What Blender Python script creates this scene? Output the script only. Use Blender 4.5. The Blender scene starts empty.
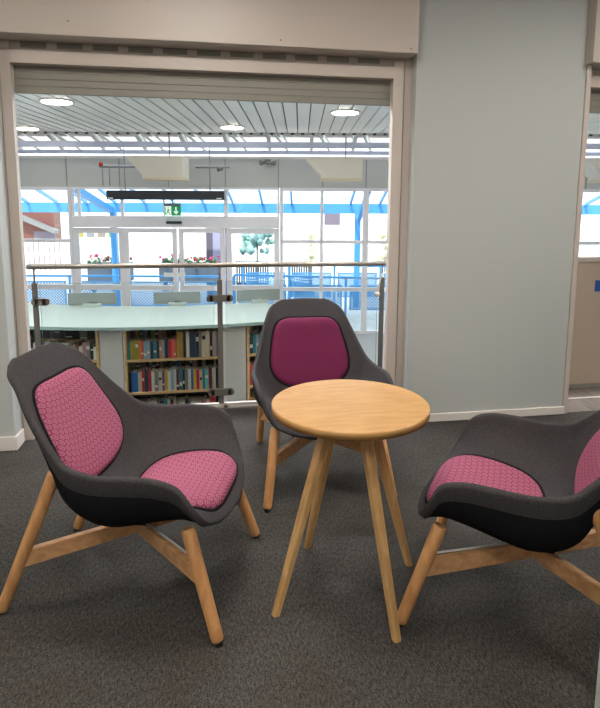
import bpy, math, random
from mathutils import Vector, Matrix
random.seed(7)
C = bpy.context.scene
COL = C.collection
PI = math.pi
YAW = math.radians(9.467)

# ------------------------------------------------------------------ materials
def s2l(c):
    return tuple(((v/255)/12.92 if v/255 <= .04045 else (((v/255)+.055)/1.055)**2.4) for v in c)

def mat(name, rgb, rough=.6, metal=0.0, noise=None, bump=None, spec=.5, sheen=0.0):
    """noise=(scale, amount, stretch)  bump=(scale, strength)"""
    m = bpy.data.materials.new(name); m.use_nodes = True
    nt = m.node_tree; b = nt.nodes['Principled BSDF']
    col = s2l(rgb)
    b.inputs['Roughness'].default_value = rough
    b.inputs['Metallic'].default_value = metal
    b.inputs['Specular IOR Level'].default_value = spec
    if sheen:
        b.inputs['Sheen Weight'].default_value = sheen
    tc = nt.nodes.new('ShaderNodeTexCoord')
    if noise:
        sc, amt, st = noise
        mp = nt.nodes.new('ShaderNodeMapping'); mp.inputs['Scale'].default_value = st
        nt.links.new(tc.outputs['Object'], mp.inputs['Vector'])
        n = nt.nodes.new('ShaderNodeTexNoise'); n.inputs['Scale'].default_value = sc; n.inputs['Detail'].default_value = 4
        nt.links.new(mp.outputs[0], n.inputs['Vector'])
        r = nt.nodes.new('ShaderNodeValToRGB')
        r.color_ramp.elements[0].position = .3; r.color_ramp.elements[1].position = .7
        r.color_ramp.elements[0].color = (*[v*(1-amt) for v in col], 1)
        r.color_ramp.elements[1].color = (*[min(1, v*(1+amt)) for v in col], 1)
        nt.links.new(n.outputs['Fac'], r.inputs[0]); nt.links.new(r.outputs[0], b.inputs['Base Color'])
    else:
        b.inputs['Base Color'].default_value = (*col, 1)
    if bump:
        n2 = nt.nodes.new('ShaderNodeTexNoise'); n2.inputs['Scale'].default_value = bump[0]; n2.inputs['Detail'].default_value = 3
        nt.links.new(tc.outputs['Object'], n2.inputs['Vector'])
        bp = nt.nodes.new('ShaderNodeBump'); bp.inputs['Strength'].default_value = bump[1]; bp.inputs['Distance'].default_value = .002
        nt.links.new(n2.outputs['Fac'], bp.inputs['Height']); nt.links.new(bp.outputs[0], b.inputs['Normal'])
    return m

def emis(name, rgb, strength):
    m = bpy.data.materials.new(name); m.use_nodes = True
    b = m.node_tree.nodes['Principled BSDF']
    b.inputs['Base Color'].default_value = (*s2l(rgb), 1)
    b.inputs['Emission Color'].default_value = (*s2l(rgb), 1)
    b.inputs['Emission Strength'].default_value = strength
    return m

def glass_mat(name, tint=(235, 245, 242), gloss=.06):
    m = bpy.data.materials.new(name); m.use_nodes = True
    nt = m.node_tree; nt.nodes.clear()
    o = nt.nodes.new('ShaderNodeOutputMaterial')
    t = nt.nodes.new('ShaderNodeBsdfTransparent'); t.inputs[0].default_value = (*s2l(tint), 1)
    g = nt.nodes.new('ShaderNodeBsdfGlossy'); g.inputs['Roughness'].default_value = .02
    f = nt.nodes.new('ShaderNodeFresnel'); f.inputs['IOR'].default_value = 1.35
    x = nt.nodes.new('ShaderNodeMixShader')
    nt.links.new(f.outputs[0], x.inputs[0]); nt.links.new(t.outputs[0], x.inputs[1]); nt.links.new(g.outputs[0], x.inputs[2])
    nt.links.new(x.outputs[0], o.inputs[0])
    return m

def carpet_mat():
    m = bpy.data.materials.new('carpet'); m.use_nodes = True
    nt = m.node_tree; b = nt.nodes['Principled BSDF']
    b.inputs['Roughness'].default_value = .95; b.inputs['Specular IOR Level'].default_value = .15
    tc = nt.nodes.new('ShaderNodeTexCoord')
    n1 = nt.nodes.new('ShaderNodeTexNoise'); n1.inputs['Scale'].default_value = 330; n1.inputs['Detail'].default_value = 3; n1.inputs['Roughness'].default_value = .75
    mp = nt.nodes.new('ShaderNodeMapping'); mp.inputs['Scale'].default_value = (1, .55, 1); mp.inputs['Rotation'].default_value = (0, 0, .4)
    nt.links.new(tc.outputs['Object'], mp.inputs[0]); nt.links.new(mp.outputs[0], n1.inputs['Vector'])
    n3 = nt.nodes.new('ShaderNodeTexNoise'); n3.inputs['Scale'].default_value = 85; n3.inputs['Detail'].default_value = 5; n3.inputs['Roughness'].default_value = .8
    mp3 = nt.nodes.new('ShaderNodeMapping'); mp3.inputs['Scale'].default_value = (1.6, .6, 1); mp3.inputs['Rotation'].default_value = (0, 0, -.5)
    nt.links.new(tc.outputs['Object'], mp3.inputs[0]); nt.links.new(mp3.outputs[0], n3.inputs['Vector'])
    av = nt.nodes.new('ShaderNodeMath'); av.operation = 'ADD'
    hv = nt.nodes.new('ShaderNodeMath'); hv.operation = 'MULTIPLY'; hv.inputs[1].default_value = .5
    nt.links.new(n1.outputs['Fac'], av.inputs[0]); nt.links.new(n3.outputs['Fac'], av.inputs[1]); nt.links.new(av.outputs[0], hv.inputs[0])
    r1 = nt.nodes.new('ShaderNodeValToRGB')
    e = r1.color_ramp.elements
    e[0].position = .40; e[0].color = (*s2l((16, 16, 16)), 1)
    e[1].position = .61; e[1].color = (*s2l((102, 99, 95)), 1)
    nt.links.new(hv.outputs[0], r1.inputs[0])
    n2 = nt.nodes.new('ShaderNodeTexNoise'); n2.inputs['Scale'].default_value = 5; n2.inputs['Detail'].default_value = 5
    nt.links.new(tc.outputs['Object'], n2.inputs['Vector'])
    r2 = nt.nodes.new('ShaderNodeValToRGB')
    e = r2.color_ramp.elements
    e[0].position = .35; e[0].color = (.84, .80, .77, 1)
    e[1].position = .65; e[1].color = (.92, .94, .92, 1)
    nt.links.new(n2.outputs['Fac'], r2.inputs[0])
    mx = nt.nodes.new('ShaderNodeMix'); mx.data_type = 'RGBA'; mx.blend_type = 'MULTIPLY'; mx.inputs[0].default_value = 1
    nt.links.new(r1.outputs[0], mx.inputs[6]); nt.links.new(r2.outputs[0], mx.inputs[7])
    nt.links.new(mx.outputs[2], b.inputs['Base Color'])
    bp = nt.nodes.new('ShaderNodeBump'); bp.inputs['Strength'].default_value = .12; bp.inputs['Distance'].default_value = .002
    nt.links.new(n1.outputs['Fac'], bp.inputs['Height']); nt.links.new(bp.outputs[0], b.inputs['Normal'])
    return m

def wood_mat(name, light, dark, axis_scale=(1, 1, 1), scale=6, rough=.45):
    m = bpy.data.materials.new(name); m.use_nodes = True
    nt = m.node_tree; b = nt.nodes['Principled BSDF']
    b.inputs['Roughness'].default_value = rough
    tc = nt.nodes.new('ShaderNodeTexCoord')
    mp = nt.nodes.new('ShaderNodeMapping'); mp.inputs['Scale'].default_value = axis_scale
    nt.links.new(tc.outputs['Object'], mp.inputs[0])
    n = nt.nodes.new('ShaderNodeTexNoise'); n.inputs['Scale'].default_value = scale; n.inputs['Detail'].default_value = 6
    n.inputs['Distortion'].default_value = .6
    nt.links.new(mp.outputs[0], n.inputs['Vector'])
    r = nt.nodes.new('ShaderNodeValToRGB'); e = r.color_ramp.elements
    e[0].position = .35; e[0].color = (*s2l(dark), 1)
    e[1].position = .62; e[1].color = (*s2l(light), 1)
    nt.links.new(n.outputs['Fac'], r.inputs[0]); nt.links.new(r.outputs[0], b.inputs['Base Color'])
    return m

def hex_mat(name, base, line, inner, size=.026):
    """woven fabric with outlined hexagons, laid out in the cushion's own UV (metres)"""
    m = bpy.data.materials.new(name); m.use_nodes = True
    nt = m.node_tree; b = nt.nodes['Principled BSDF']; L = nt.links.new
    b.inputs['Roughness'].default_value = .85; b.inputs['Specular IOR Level'].default_value = .2
    def vm(op, a, c=None):
        n = nt.nodes.new('ShaderNodeVectorMath'); n.operation = op
        for i, v in enumerate((a, c)):
            if v is None: continue
            if isinstance(v, tuple): n.inputs[i].default_value = v
            else: L(v, n.inputs[i])
        return n
    def mt(op, a, c=None):
        n = nt.nodes.new('ShaderNodeMath'); n.operation = op
        for i, v in enumerate((a, c)):
            if v is None: continue
            if isinstance(v, (int, float)): n.inputs[i].default_value = v
            else: L(v, n.inputs[i])
        return n.outputs[0]
    uv = nt.nodes.new('ShaderNodeUVMap')
    R3 = (1.0, math.sqrt(3), 1.0); H3 = (.5, math.sqrt(3)/2, .5)
    p = vm('MULTIPLY', uv.outputs[0], (1/size, 1/size, 0)).outputs[0]
    p = vm('ADD', p, (100.0, 100*math.sqrt(3), .2)).outputs[0]
    A = vm('SUBTRACT', vm('MODULO', p, R3).outputs[0], H3).outputs[0]
    B = vm('SUBTRACT', vm('MODULO', vm('ADD', p, (.5, math.sqrt(3)/2, .5)).outputs[0], R3).outputs[0], H3).outputs[0]
    def flat(v): return vm('MULTIPLY', v, (1, 1, 0)).outputs[0]
    A, B = flat(A), flat(B)
    da = vm('DOT_PRODUCT', A, A).outputs['Value']; db = vm('DOT_PRODUCT', B, B).outputs['Value']
    sel = mt('GREATER_THAN', da, db)
    mx = nt.nodes.new('ShaderNodeMix'); mx.data_type = 'VECTOR'; L(sel, mx.inputs[0]); L(A, mx.inputs[4]); L(B, mx.inputs[5])
    g = vm('ABSOLUTE', mx.outputs[1]).outputs[0]
    sx = nt.nodes.new('ShaderNodeSeparateXYZ'); L(g, sx.inputs[0])
    hd = mt('MAXIMUM', sx.outputs[0], vm('DOT_PRODUCT', g, (.5, math.sqrt(3)/2, 0)).outputs['Value'])
    r = nt.nodes.new('ShaderNodeValToRGB'); cr = r.color_ramp; e = cr.elements
    e[0].position = .0; e[0].color = (*s2l(inner), 1)
    e[1].position = .5; e[1].color = (*s2l(line), 1)
    for pos, c in ((.10, inner), (.14, line), (.20, line), (.24, base), (.38, base), (.43, line)):
        k = cr.elements.new(pos); k.color = (*s2l(c), 1)
    L(hd, r.inputs[0]); L(r.outputs[0], b.inputs['Base Color'])
    tc = nt.nodes.new('ShaderNodeTexCoord')
    n2 = nt.nodes.new('ShaderNodeTexNoise'); n2.inputs['Scale'].default_value = 400
    L(tc.outputs['Object'], n2.inputs['Vector'])
    bp = nt.nodes.new('ShaderNodeBump'); bp.inputs['Strength'].default_value = .3; bp.inputs['Distance'].default_value = .001
    L(n2.outputs['Fac'], bp.inputs['Height']); L(bp.outputs[0], b.inputs['Normal'])
    return m

def brick_mat():
    m = bpy.data.materials.new('red_brick'); m.use_nodes = True
    nt = m.node_tree; b = nt.nodes['Principled BSDF']; b.inputs['Roughness'].default_value = .9
    tc = nt.nodes.new('ShaderNodeTexCoord')
    mp = nt.nodes.new('ShaderNodeMapping'); mp.inputs['Rotation'].default_value = (PI/2, 0, 0); mp.inputs['Scale'].default_value = (2, 2, 2)
    br = nt.nodes.new('ShaderNodeTexBrick')
    br.inputs['Color1'].default_value = (*s2l((120, 66, 56)), 1); br.inputs['Color2'].default_value = (*s2l((98, 52, 46)), 1)
    br.inputs['Mortar'].default_value = (*s2l((140, 110, 100)), 1)
    nt.links.new(tc.outputs['Object'], mp.inputs[0]); nt.links.new(mp.outputs[0], br.inputs['Vector'])
    nt.links.new(br.outputs[0], b.inputs['Base Color'])
    return m

M = dict(
    carpet=carpet_mat(),
    mint=mat('pale_mint_paint', (184, 188, 185), .75, bump=(60, .05)),
    white=mat('white_gloss_trim', (226, 218, 212), .45),
    beige=mat('beige_coated_metal', (198, 187, 177), .42, spec=.5),
    beige2=mat('beige_panel', (188, 170, 152), .6),
    greyslot=mat('dark_slot', (140, 138, 128), .7),
    shutter=mat('shutter_slats', (140, 136, 126), .5),
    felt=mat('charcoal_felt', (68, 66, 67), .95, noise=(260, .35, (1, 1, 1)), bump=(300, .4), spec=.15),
    feltdark=mat('shaded_outer_felt', (27, 27, 30), .95, noise=(260, .2, (1, 1, 1)), spec=.1),  # dark outer felt, blackened further for the shade underneath
    recess_line=mat('dark_seam', (34, 30, 34), .9, spec=.1),
    pink=hex_mat('pink_hexagon_fabric', (176, 104, 127), (136, 62, 88), (184, 117, 138)),
    pinkshade=hex_mat('pink_fabric_backlit_shade', (112, 38, 74), (106, 34, 69), (115, 40, 77)),  # the pink fabric again, darkened to paint in its backlit shade
    oak=wood_mat('oak_leg', (222, 168, 112), (200, 142, 90), (6, 6, 1.2), 5, .4),
    beam=wood_mat('oak_beam', (224, 176, 126), (204, 150, 102), (2, 8, 8), 5, .4),
    tabletop=wood_mat('light_oak_top', (206, 162, 106), (194, 146, 90), (2, 9, 3), 4, .38),
    tableedge=mat('oak_table_edge', (158, 118, 64), .5),
    tleg=wood_mat('light_oak_leg', (214, 174, 118), (198, 154, 98), (7, 7, 1), 5, .45),
    glide=mat('black_glide', (25, 24, 24), .6),
    rod=mat('pale_strip_grey', (225, 225, 222), .3, .2),
    steel=mat('brushed_steel', (150, 140, 128), .35, .7, noise=(40, .1, (1, 1, 20))),
    steeldark=mat('dark_steel', (118, 114, 108), .45, .3),
    glass=glass_mat('clear_glass', (247, 249, 248)),
    wglass=glass_mat('window_glass', (246, 250, 252)),
    glassedge=mat('green_glass_edge', (150, 180, 172), .2),
    counter=mat('frosted_mint_glass_top', (158, 172, 167), .5, spec=.5),
    counteredge=mat('mint_glass_edge', (150, 176, 168), .3),
    unitpanel=mat('pale_grey_laminate', (204, 202, 196), .55),
    bookwood=wood_mat('pale_oak_shelf', (214, 180, 128), (196, 160, 108), (1.5, 8, 8), 4, .5),
    unitback=mat('unit_back', (60, 58, 54), .8),
    slat=mat('white_metal_slat', (232, 232, 222), .3, 0),
    slatgap=mat('ceiling_void', (60, 60, 58), .9),
    fascia=mat('grey_fascia', (196, 196, 190), .6),
    lav=mat('lavender_white_beam', (196, 200, 220), .5),
    frame=mat('white_window_frame', (238, 235, 238), .5),
    hopper=mat('cream_plastic', (228, 222, 208), .5),
    black=mat('black_plastic', (34, 36, 42), .45),
    green=emis('exit_green', (10, 140, 80), .35),
    signwhite=mat('sign_white', (240, 245, 240), .5),
    exitwhite=emis('exit_white', (240, 250, 240), .4),
    grey=mat('mid_grey_plastic', (120, 120, 116), .5),
    screen=mat('grey_screen', (116, 124, 119), .6),
    foot=mat('pale_foot', (146, 158, 150), .5),
    blue=mat('blue_painted_steel', (84, 158, 214), .45),
    bluelight=mat('pale_blue_steel', (120, 175, 220), .45),
    brick=brick_mat(),
    lwhite=mat('white_render', (225, 222, 215), .9),
    cream=mat('cream_render', (222, 208, 180), .9),
    dkwin=mat('dark_window', (110, 98, 110), .3),
    paving=mat('pale_paving', (190, 190, 188), .9, noise=(3, .1, (1, 1, 1))),
    libfloor=mat('library_floor', (180, 180, 180), .7),
    leaf=mat('leaf_green', (70, 110, 70), .7, noise=(12, .5, (1, 1, 1))),
    teal=mat('teal_leaf', (150, 185, 175), .8, noise=(8, .5, (1, 1, 1))),
    autumn=mat('autumn_leaf', (235, 215, 175), .8, noise=(8, .4, (1, 1, 1))),
    flower=mat('pink_flower', (215, 70, 120), .7),
    flowerred=mat('red_flower', (200, 60, 50), .7),
    planter=mat('slate_planter', (92, 100, 110), .8),
    woodfloor=wood_mat('grey_wood_floor', (118, 108, 100), (98, 90, 84), (8, 1, 1), 3, .5),
    signblue=mat('sign_blue', (30, 84, 160), .5),
    ceil=mat('white_ceiling', (225, 225, 220), .9),
    red=mat('alarm_red', (200, 40, 30), .4),
    dark=mat('dark_fence', (80, 78, 86), .8),
    lamp=emis('lamp_diffuser', (255, 246, 232), 20),
    roomlamp=emis('room_lamp_diffuser', (255, 247, 238), 26.0),
    libfill=emis('library_fill_light', (250, 250, 255), 36.0),  # emission of the added fill panels
    pipe=mat('grey_pipe', (150, 152, 156), .4, .5),
)

# ------------------------------------------------------------------ mesh builder
class MB:
    def __init__(s): s.v = []; s.f = []; s.mi = []; s.sm = []
    def add(s, vs, fs, mi=0, smooth=False):
        o = len(s.v); s.v += [tuple(v) for v in vs]
        s.f += [tuple(i+o for i in f) for f in fs]; s.mi += [mi]*len(fs); s.sm += [smooth]*len(fs)
        return s
    def box(s, x0, x1, y0, y1, z0, z1, mi=0, mtx=None):
        vs = [Vector(p) for p in ((x0,y0,z0),(x1,y0,z0),(x1,y1,z0),(x0,y1,z0),(x0,y0,z1),(x1,y0,z1),(x1,y1,z1),(x0,y1,z1))]
        if mtx: vs = [mtx @ v for v in vs]
        return s.add(vs, [(0,3,2,1),(4,5,6,7),(0,1,5,4),(1,2,6,5),(2,3,7,6),(3,0,4,7)], mi)
    def bar(s, a, b, w, h, mi=0, up=(0,0,1)):
        """rectangular bar from a to b, w across, h along up"""
        a, b = Vector(a), Vector(b); d = (b-a).normalized(); u = Vector(up)
        sd = d.cross(u).normalized(); u = sd.cross(d).normalized()
        vs = []
        for p in (a, b):
            for i, j in ((-1,-1),(1,-1),(1,1),(-1,1)): vs.append(p+sd*w/2*i+u*h/2*j)
        return s.add(vs, [(0,1,2,3),(7,6,5,4),(0,4,5,1),(1,5,6,2),(2,6,7,3),(3,7,4,0)], mi)
    def prof(s, a, b, rs, n=20, mi=0, smooth=True, squash=None):
        """round body along a->b; rs = [(t in metres from a, radius)], capped"""
        a, b = Vector(a), Vector(b); d = (b-a).normalized()
        u = d.cross(Vector((0,0,1)) if abs(d.z) < .98 else Vector((1,0,0))).normalized(); w = d.cross(u)
        vs = []
        for t, r in rs:
            for k in range(n):
                an = 2*PI*k/n; vs.append(a+d*t+u*r*math.cos(an)+w*r*math.sin(an))
        fs = []
        for i in range(len(rs)-1):
            for k in range(n):
                fs.append((i*n+k, i*n+(k+1)%n, (i+1)*n+(k+1)%n, (i+1)*n+k))
        s.add(vs, fs, mi, smooth)
        o = len(s.v)-len(vs)
        s.f += [tuple(o+k for k in range(n))[::-1], tuple(o+(len(rs)-1)*n+k for k in range(n))]
        s.mi += [mi]*2; s.sm += [False]*2
        return s
    def tube(s, a, b, r, n=16, mi=0):
        L = (Vector(b)-Vector(a)).length
        return s.prof(a, b, [(0, r), (L, r)], n, mi)
    def path(s, pts, r, n=10, mi=0, closed=False):
        pts = [Vector(p) for p in pts]; N = len(pts); vs = []; prev = None
        for i in range(N):
            if closed: d = (pts[(i+1)%N]-pts[i-1]).normalized()
            else: d = (pts[min(i+1,N-1)]-pts[max(i-1,0)]).normalized()
            u = (prev - d*prev.dot(d)) if prev is not None else d.cross(Vector((0,0,1)) if abs(d.z) < .9 else Vector((1,0,0)))
            u.normalize(); prev = u; w = d.cross(u)
            for k in range(n):
                an = 2*PI*k/n; vs.append(pts[i]+u*r*math.cos(an)+w*r*math.sin(an))
        fs = []
        for i in range(N if closed else N-1):
            j = (i+1) % N
            for k in range(n): fs.append((i*n+k, i*n+(k+1)%n, j*n+(k+1)%n, j*n+k))
        if not closed: fs += [tuple(range(n))[::-1], tuple((N-1)*n+k for k in range(n))]
        return s.add(vs, fs, mi, True)
    def ico(s, c, r, mi=0, sub=1, jit=0.0, sc=(1,1,1)):
        import bmesh
        bm = bmesh.new(); bmesh.ops.create_icosphere(bm, subdivisions=sub, radius=1)
        vs = []
        for v in bm.verts:
            k = r*(1+random.uniform(-jit, jit)); vs.append((c[0]+v.co.x*k*sc[0], c[1]+v.co.y*k*sc[1], c[2]+v.co.z*k*sc[2]))
        bm.verts.index_update()
        fs = [tuple(v.index for v in f.verts) for f in bm.faces]; bm.free()
        return s.add(vs, fs, mi, True)
    def build(s, name, mats, parent=None, loc=(0,0,0), rz=0, bevel=0, segs=2):
        me = bpy.data.meshes.new(name); me.from_pydata(s.v, [], s.f)
        if not isinstance(mats, (list, tuple)): mats = [mats]
        for m in mats: me.materials.append(m)
        me.polygons.foreach_set('material_index', s.mi); me.polygons.foreach_set('use_smooth', s.sm)
        me.update()
        o = bpy.data.objects.new(name, me); COL.objects.link(o)
        o.location = loc; o.rotation_euler = (0, 0, rz)
        if parent: o.parent = parent
        if bevel:
            bv = o.modifiers.new('bevel', 'BEVEL'); bv.width = bevel; bv.segments = segs; bv.limit_method = 'ANGLE'
        return o

def empty(name, loc=(0,0,0), rz=0):
    o = bpy.data.objects.new(name, None); COL.objects.link(o); o.location = loc; o.rotation_euler = (0,0,rz); o.empty_display_size = .1
    return o
def tag(o, label, cat, group=None, kind=None):
    o['label'] = label; o['category'] = cat
    if group: o['group'] = group
    if kind: o['kind'] = kind
    return o
def struct(o): o['kind'] = 'structure'; return o
def W(X, D, z=0):     # library frame (turned by YAW) -> world
    return (X*math.cos(YAW)+D*math.sin(YAW), -X*math.sin(YAW)+D*math.cos(YAW), z)
def far(mb, name, mats, parent=None, **k):   # mesh whose coordinates are given in the library frame
    return mb.build(name, mats, parent, (0,0,0), 0 if parent else -YAW, **k)
def farthing(name, X, D, z=0): return empty(name, W(X, D, z), -YAW)

# ------------------------------------------------------------------ our room
struct(MB().box(-4.5, 5.0, -3.5, 4.08, -1.0, 0).build('floor', M['carpet']))
struct(MB().box(-4.6, 5.1, -3.6, 3.9, 3.0, 3.1).build('ceiling', M['ceil']))
struct(MB().box(-4.6, 5.1, -3.6, -3.5, 0, 3.0).build('wall_back', M['mint']))
struct(MB().box(-4.6, -4.5, -3.5, 4.1, -1, 3.0).build('wall_left', M['mint']))
struct(MB().box(5.0, 5.1, -3.5, 4.1, -1, 3.0).build('wall_right', M['mint']))
struct(MB().box(-4.5, -1.145, 3.51, 3.80, 0, 3.0).build('wall_front_left', M['mint'], bevel=.004))
struct(MB().box(1.328, 2.50, 3.57, 3.88, 0, 3.0).build('wall_front', M['mint'], bevel=.004))
# lintel zone above the shutters
struct(MB().box(-1.145, 1.328, 3.68, 3.85, 2.42, 3.0).box(2.5, 5.0, 3.68, 3.85, 2.42, 3.0).build('wall_above_openings', M['mint']))
struct(MB().box(-4.5, -1.13, 3.495, 3.51, 0, .085).box(-1.145, -1.13, 3.51, 3.635, 0, .085).build('baseboard_left', M['white'], bevel=.003))
struct(MB().box(1.31, 2.51, 3.553, 3.57, 0, .055).build('baseboard_right', M['white'], bevel=.003))
struct(MB().box(1.08, 1.55, .95, 1.30, 0, 3.0).build('wall_corner_right', M['mint'], bevel=.004))
# boxed-in shutter housings
t = MB().box(-4.5, 1.306, 3.49, 3.68, 2.385, 3.0)
t = t.build('shutter_housing', M['beige'], bevel=.004)
struct(t); t.name = 'trim_1'
for i, (x, z) in enumerate(((-.72, 2.46), (1.26, 2.41), (.46, 2.42))):
    MB().prof((x, 3.492, z), (x, 3.486, z), [(0, .006), (.004, .005)], 10).build('screw', M['grey'], t)
struct(MB().box(2.485, 5.0, 3.49, 3.68, 2.385, 3.0).build('trim_2', M['beige'], bevel=.004))

# frame of the first opening
def guide(x0, x1, xm, name):
    m = MB().box(x0, xm-.003, 3.645, 3.70, 0, 2.42).box(xm-.003, xm+.003, 3.655, 3.69, 0, 2.42, 1).box(xm+.003, x1, 3.645, 3.70, 0, 2.42)
    return struct(m.build(name, [M['beige'], M['greyslot']]))
guide(-1.185, -1.080, -1.138, 'trim_3')
guide(1.205, 1.328, 1.276, 'trim_4')
def head(x0, x1, slots, name):
    m = MB().box(x0, x1, 3.655, 3.67, 2.335, 2.40)            # slotted bar
    m.box(x0, x1, 3.635, 3.72, 2.262, 2.335)                  # lower rail
    m.box(x0, x1, 3.70, 3.78, 2.33, 2.42)
    o = struct(m.build(name, M['beige'], bevel=.002))
    d = MB()
    for a, b in slots: d.box(a, b, 3.651, 3.656, 2.352, 2.384)
    d.build('slots', M['greyslot'], o)
    return o
sl = [(-1.02+.199*k, -1.02+.199*k+.142) for k in range(11)]
head(-1.080, 1.205, sl, 'trim_5')
def rolled_shutter(x0, x1, name):
    m = MB()
    for k in range(4): m.box(x0, x1, 3.70+.0, 3.722, 2.108+.04*k, 2.108+.04*k+.037)
    m.box(x0, x1, 3.704, 3.718, 2.108, 2.425)
    return m.build(name, M['shutter'], bevel=.002)
r = rolled_shutter(-1.080, 1.205, 'roller_shutter')
tag(r, 'raised grey roller shutter under the beige housing above the wide opening with glass balustrade', 'shutter')
# second opening at the right
struct(MB().box(2.50, 2.535, 3.56, 3.70, 0, 2.42).build('trim_6', M['beige'], bevel=.002))
head(2.535, 5.0, [(2.68+.199*k, 2.822+.199*k) for k in range(11)], 'trim_7')
r = rolled_shutter(2.535, 5.0, 'roller_shutter')
tag(r, 'raised grey roller shutter above the narrow right-hand opening', 'shutter')
struct(MB().box(2.50, 5.0, 3.57, 4.08, .0, .004).build('floor_wood', M['woodfloor']))
struct(MB().box(2.50, 5.0, 3.835, 3.85, .004, .008).build('trim_8', M['white']))
p = MB().box(2.45, 5.0, 4.085, 4.12, 0.004, 1.035).build('low_wall_panel', M['beige2'])
tag(p, 'beige solid balustrade panel across the right-hand opening', 'panel')
MB().box(2.45, 5.0, 4.07, 4.13, 1.035, 1.075).build('top_rail', M['beige'], p, bevel=.003)
MB().box(2.45, 5.0, 4.078, 4.085, .004, .035).build('skirting', M['greyslot'], p)
sg = MB().box(3.072, 3.25, 4.079, 4.085, .797, .887).box(3.122, 3.20, 4.077, 4.0795, .815, .87, 1).build('notice', [M['signblue'], M['signwhite']])
tag(sg, 'small blue notice stuck on the beige panel at the right edge', 'sign')
# slab edge strips
struct(MB().box(-1.3, 1.4, 4.06, 4.09, 0, .03).build('trim_9', M['white']))

# room lamps (ceiling panels)
k = 0
for (x, y) in ((-2.6, 1.6), (0, 1.9), (2.7, 1.9), (-2.6, -1.2), (0.0, -.9), (2.7, -1.2)):
    e = empty('ceiling_light', (x, y, 3.0))
    tag(e, ['square ceiling panel light at the far left of the seating room', 'square ceiling panel light above the round table',
            'square ceiling panel light above the right-hand chair', 'square ceiling panel light at the rear left of the room',
            'square ceiling panel light behind the viewer', 'square ceiling panel light at the rear right of the room'][k], 'light', 'square ceiling lights of the seating room')
    k += 1
    MB().box(-.32, .32, -.32, .32, -.02, 0).build('frame', M['white'], e)
    MB().box(-.29, .29, -.29, .29, -.026, -.02).build('diffuser', M['roomlamp'], e)

# ------------------------------------------------------------------ balustrade
b = empty('glass_balustrade', (0, 4.03, 0))
tag(b, 'glass balustrade with round steel handrail across the wide opening', 'balustrade')
MB().tube((-1.17, 0, 1.052), (1.33, 0, 1.046), .0175, 20).build('handrail', M['steel'], b)
for (px, hid) in ((-1.128, 0), (.098, 0), (1.285, 0)):
    pp = MB().box(px-.018, px+.018, -.006, .006, .04 if px == .098 else 0, .945)
    pp = pp.build('post', M['steeldark'], b, bevel=.002)
    MB().tube((px, 0, .94), (px, 0, 1.035), .006, 10).build('pin', M['steel'], pp)
    zs = (.815, .13)
    for z in zs:
        if px > 1.2: break
        m = MB()
        xa, xb = px-.09, px+.09
        if px < -1: xa = px-.02
        if px > 1.2: xb = px+.02
        m.box(xa+.02, xb-.02, -.022, .004, z-.024, z+.024)
        m.prof((xa+.02, -.022, z), (xa+.02, .004, z), [(0, .024), (.026, .024)], 16)
        m.prof((xb-.02, -.022, z), (xb-.02, .004, z), [(0, .024), (.026, .024)], 16)
        m.build('glass_clamp', M['steel'] if px < -1 else M['steeldark'], pp)
m = MB().box(.07, .13, -.03, .03, 0, .012).tube((.13, -.01, .012), (.13, -.01, .045), .012)
m.build('base_plate', M['steel'], b)
m = MB().path([(1.30, -.03, .985), (1.28, -.03, .975), (1.262, -.03, .94), (1.25, -.03, .86), (1.245, -.03, .835)], .007)
m.ico((1.24, -.03, .825), .022, sub=2)
m.build('rail_bracket', M['hopper'], b)
for i, (x0, x1) in enumerate(((-1.095, .055), (.14, 1.25))):
    g = MB().box(x0, x1, -.004, .004, .06, .935).build('glass_panel', M['glass'], b)
    MB().box(x0, x1, -.0042, .0042, .935, .9375).box(x0-.002, x0, -.0042, .0042, .06, .935).box(x1, x1+.002, -.0042, .0042, .06, .935).build('glass_edge', M['glassedge'], g)

# ------------------------------------------------------------------ lounge chair
KEYS = [  # centre (x,z)   rim (x,y,z)
    ((.408, .360), (.397, .145, .361)),
    ((.391, .375), (.379, .217, .376)),
    ((.360, .391), (.358, .266, .412)),
    ((.312, .400), (.322, .302, .482)),
    ((.252, .394), (.282, .324, .550)),
    ((.175, .380), (.205, .333, .578)),
    ((.085, .362), (.115, .336, .580)),
    ((.000, .350), (.035, .333, .576)),
    ((-.060, .355), (-.030, .324, .577)),
    ((-.106, .385), (-.098, .310, .591)),
    ((-.140, .450), (-.146, .292, .630)),
    ((-.184, .550), (-.198, .272, .686)),
    ((-.238, .660), (-.254, .249, .755)),
    ((-.290, .770), (-.302, .220, .825)),
    ((-.345, .855), (-.352, .188, .872)),
    ((-.378, .902), (-.380, .130, .901)),
]
def cr(p0, p1, p2, p3, t):
    return tuple(.5*((2*b)+(-a+c)*t+(2*a-5*b+4*c-d)*t*t+(-a+3*b-3*c+d)*t**3) for a, b, c, d in zip(p0, p1, p2, p3))
def keyat(u):     # u in 0..1
    n = len(KEYS)-1; f = max(0, min(n-1e-6, u*n)); i = int(f); t = f-i
    g = [KEYS[max(0, min(n, j))] for j in (i-1, i, i+1, i+2)]
    fl = [k[0]+k[1] for k in g]
    r = cr(*fl, t); return r[:2], r[2:]
def S(u, v):      # shell inner surface
    (cx, cz), (rx, ry, rz) = keyat(u); s = abs(v)
    y = ry*(1-(1-s)**1.55)
    k = s**2.3
    flat = max(0, 1-u/.17)                      # front lip stays flatter
    k = k*(1-flat)+flat*s**3
    return Vector((cx+(rx-cx)*s**1.7, math.copysign(y, v) if v else 0, cz+(rz-cz)*k))
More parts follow.
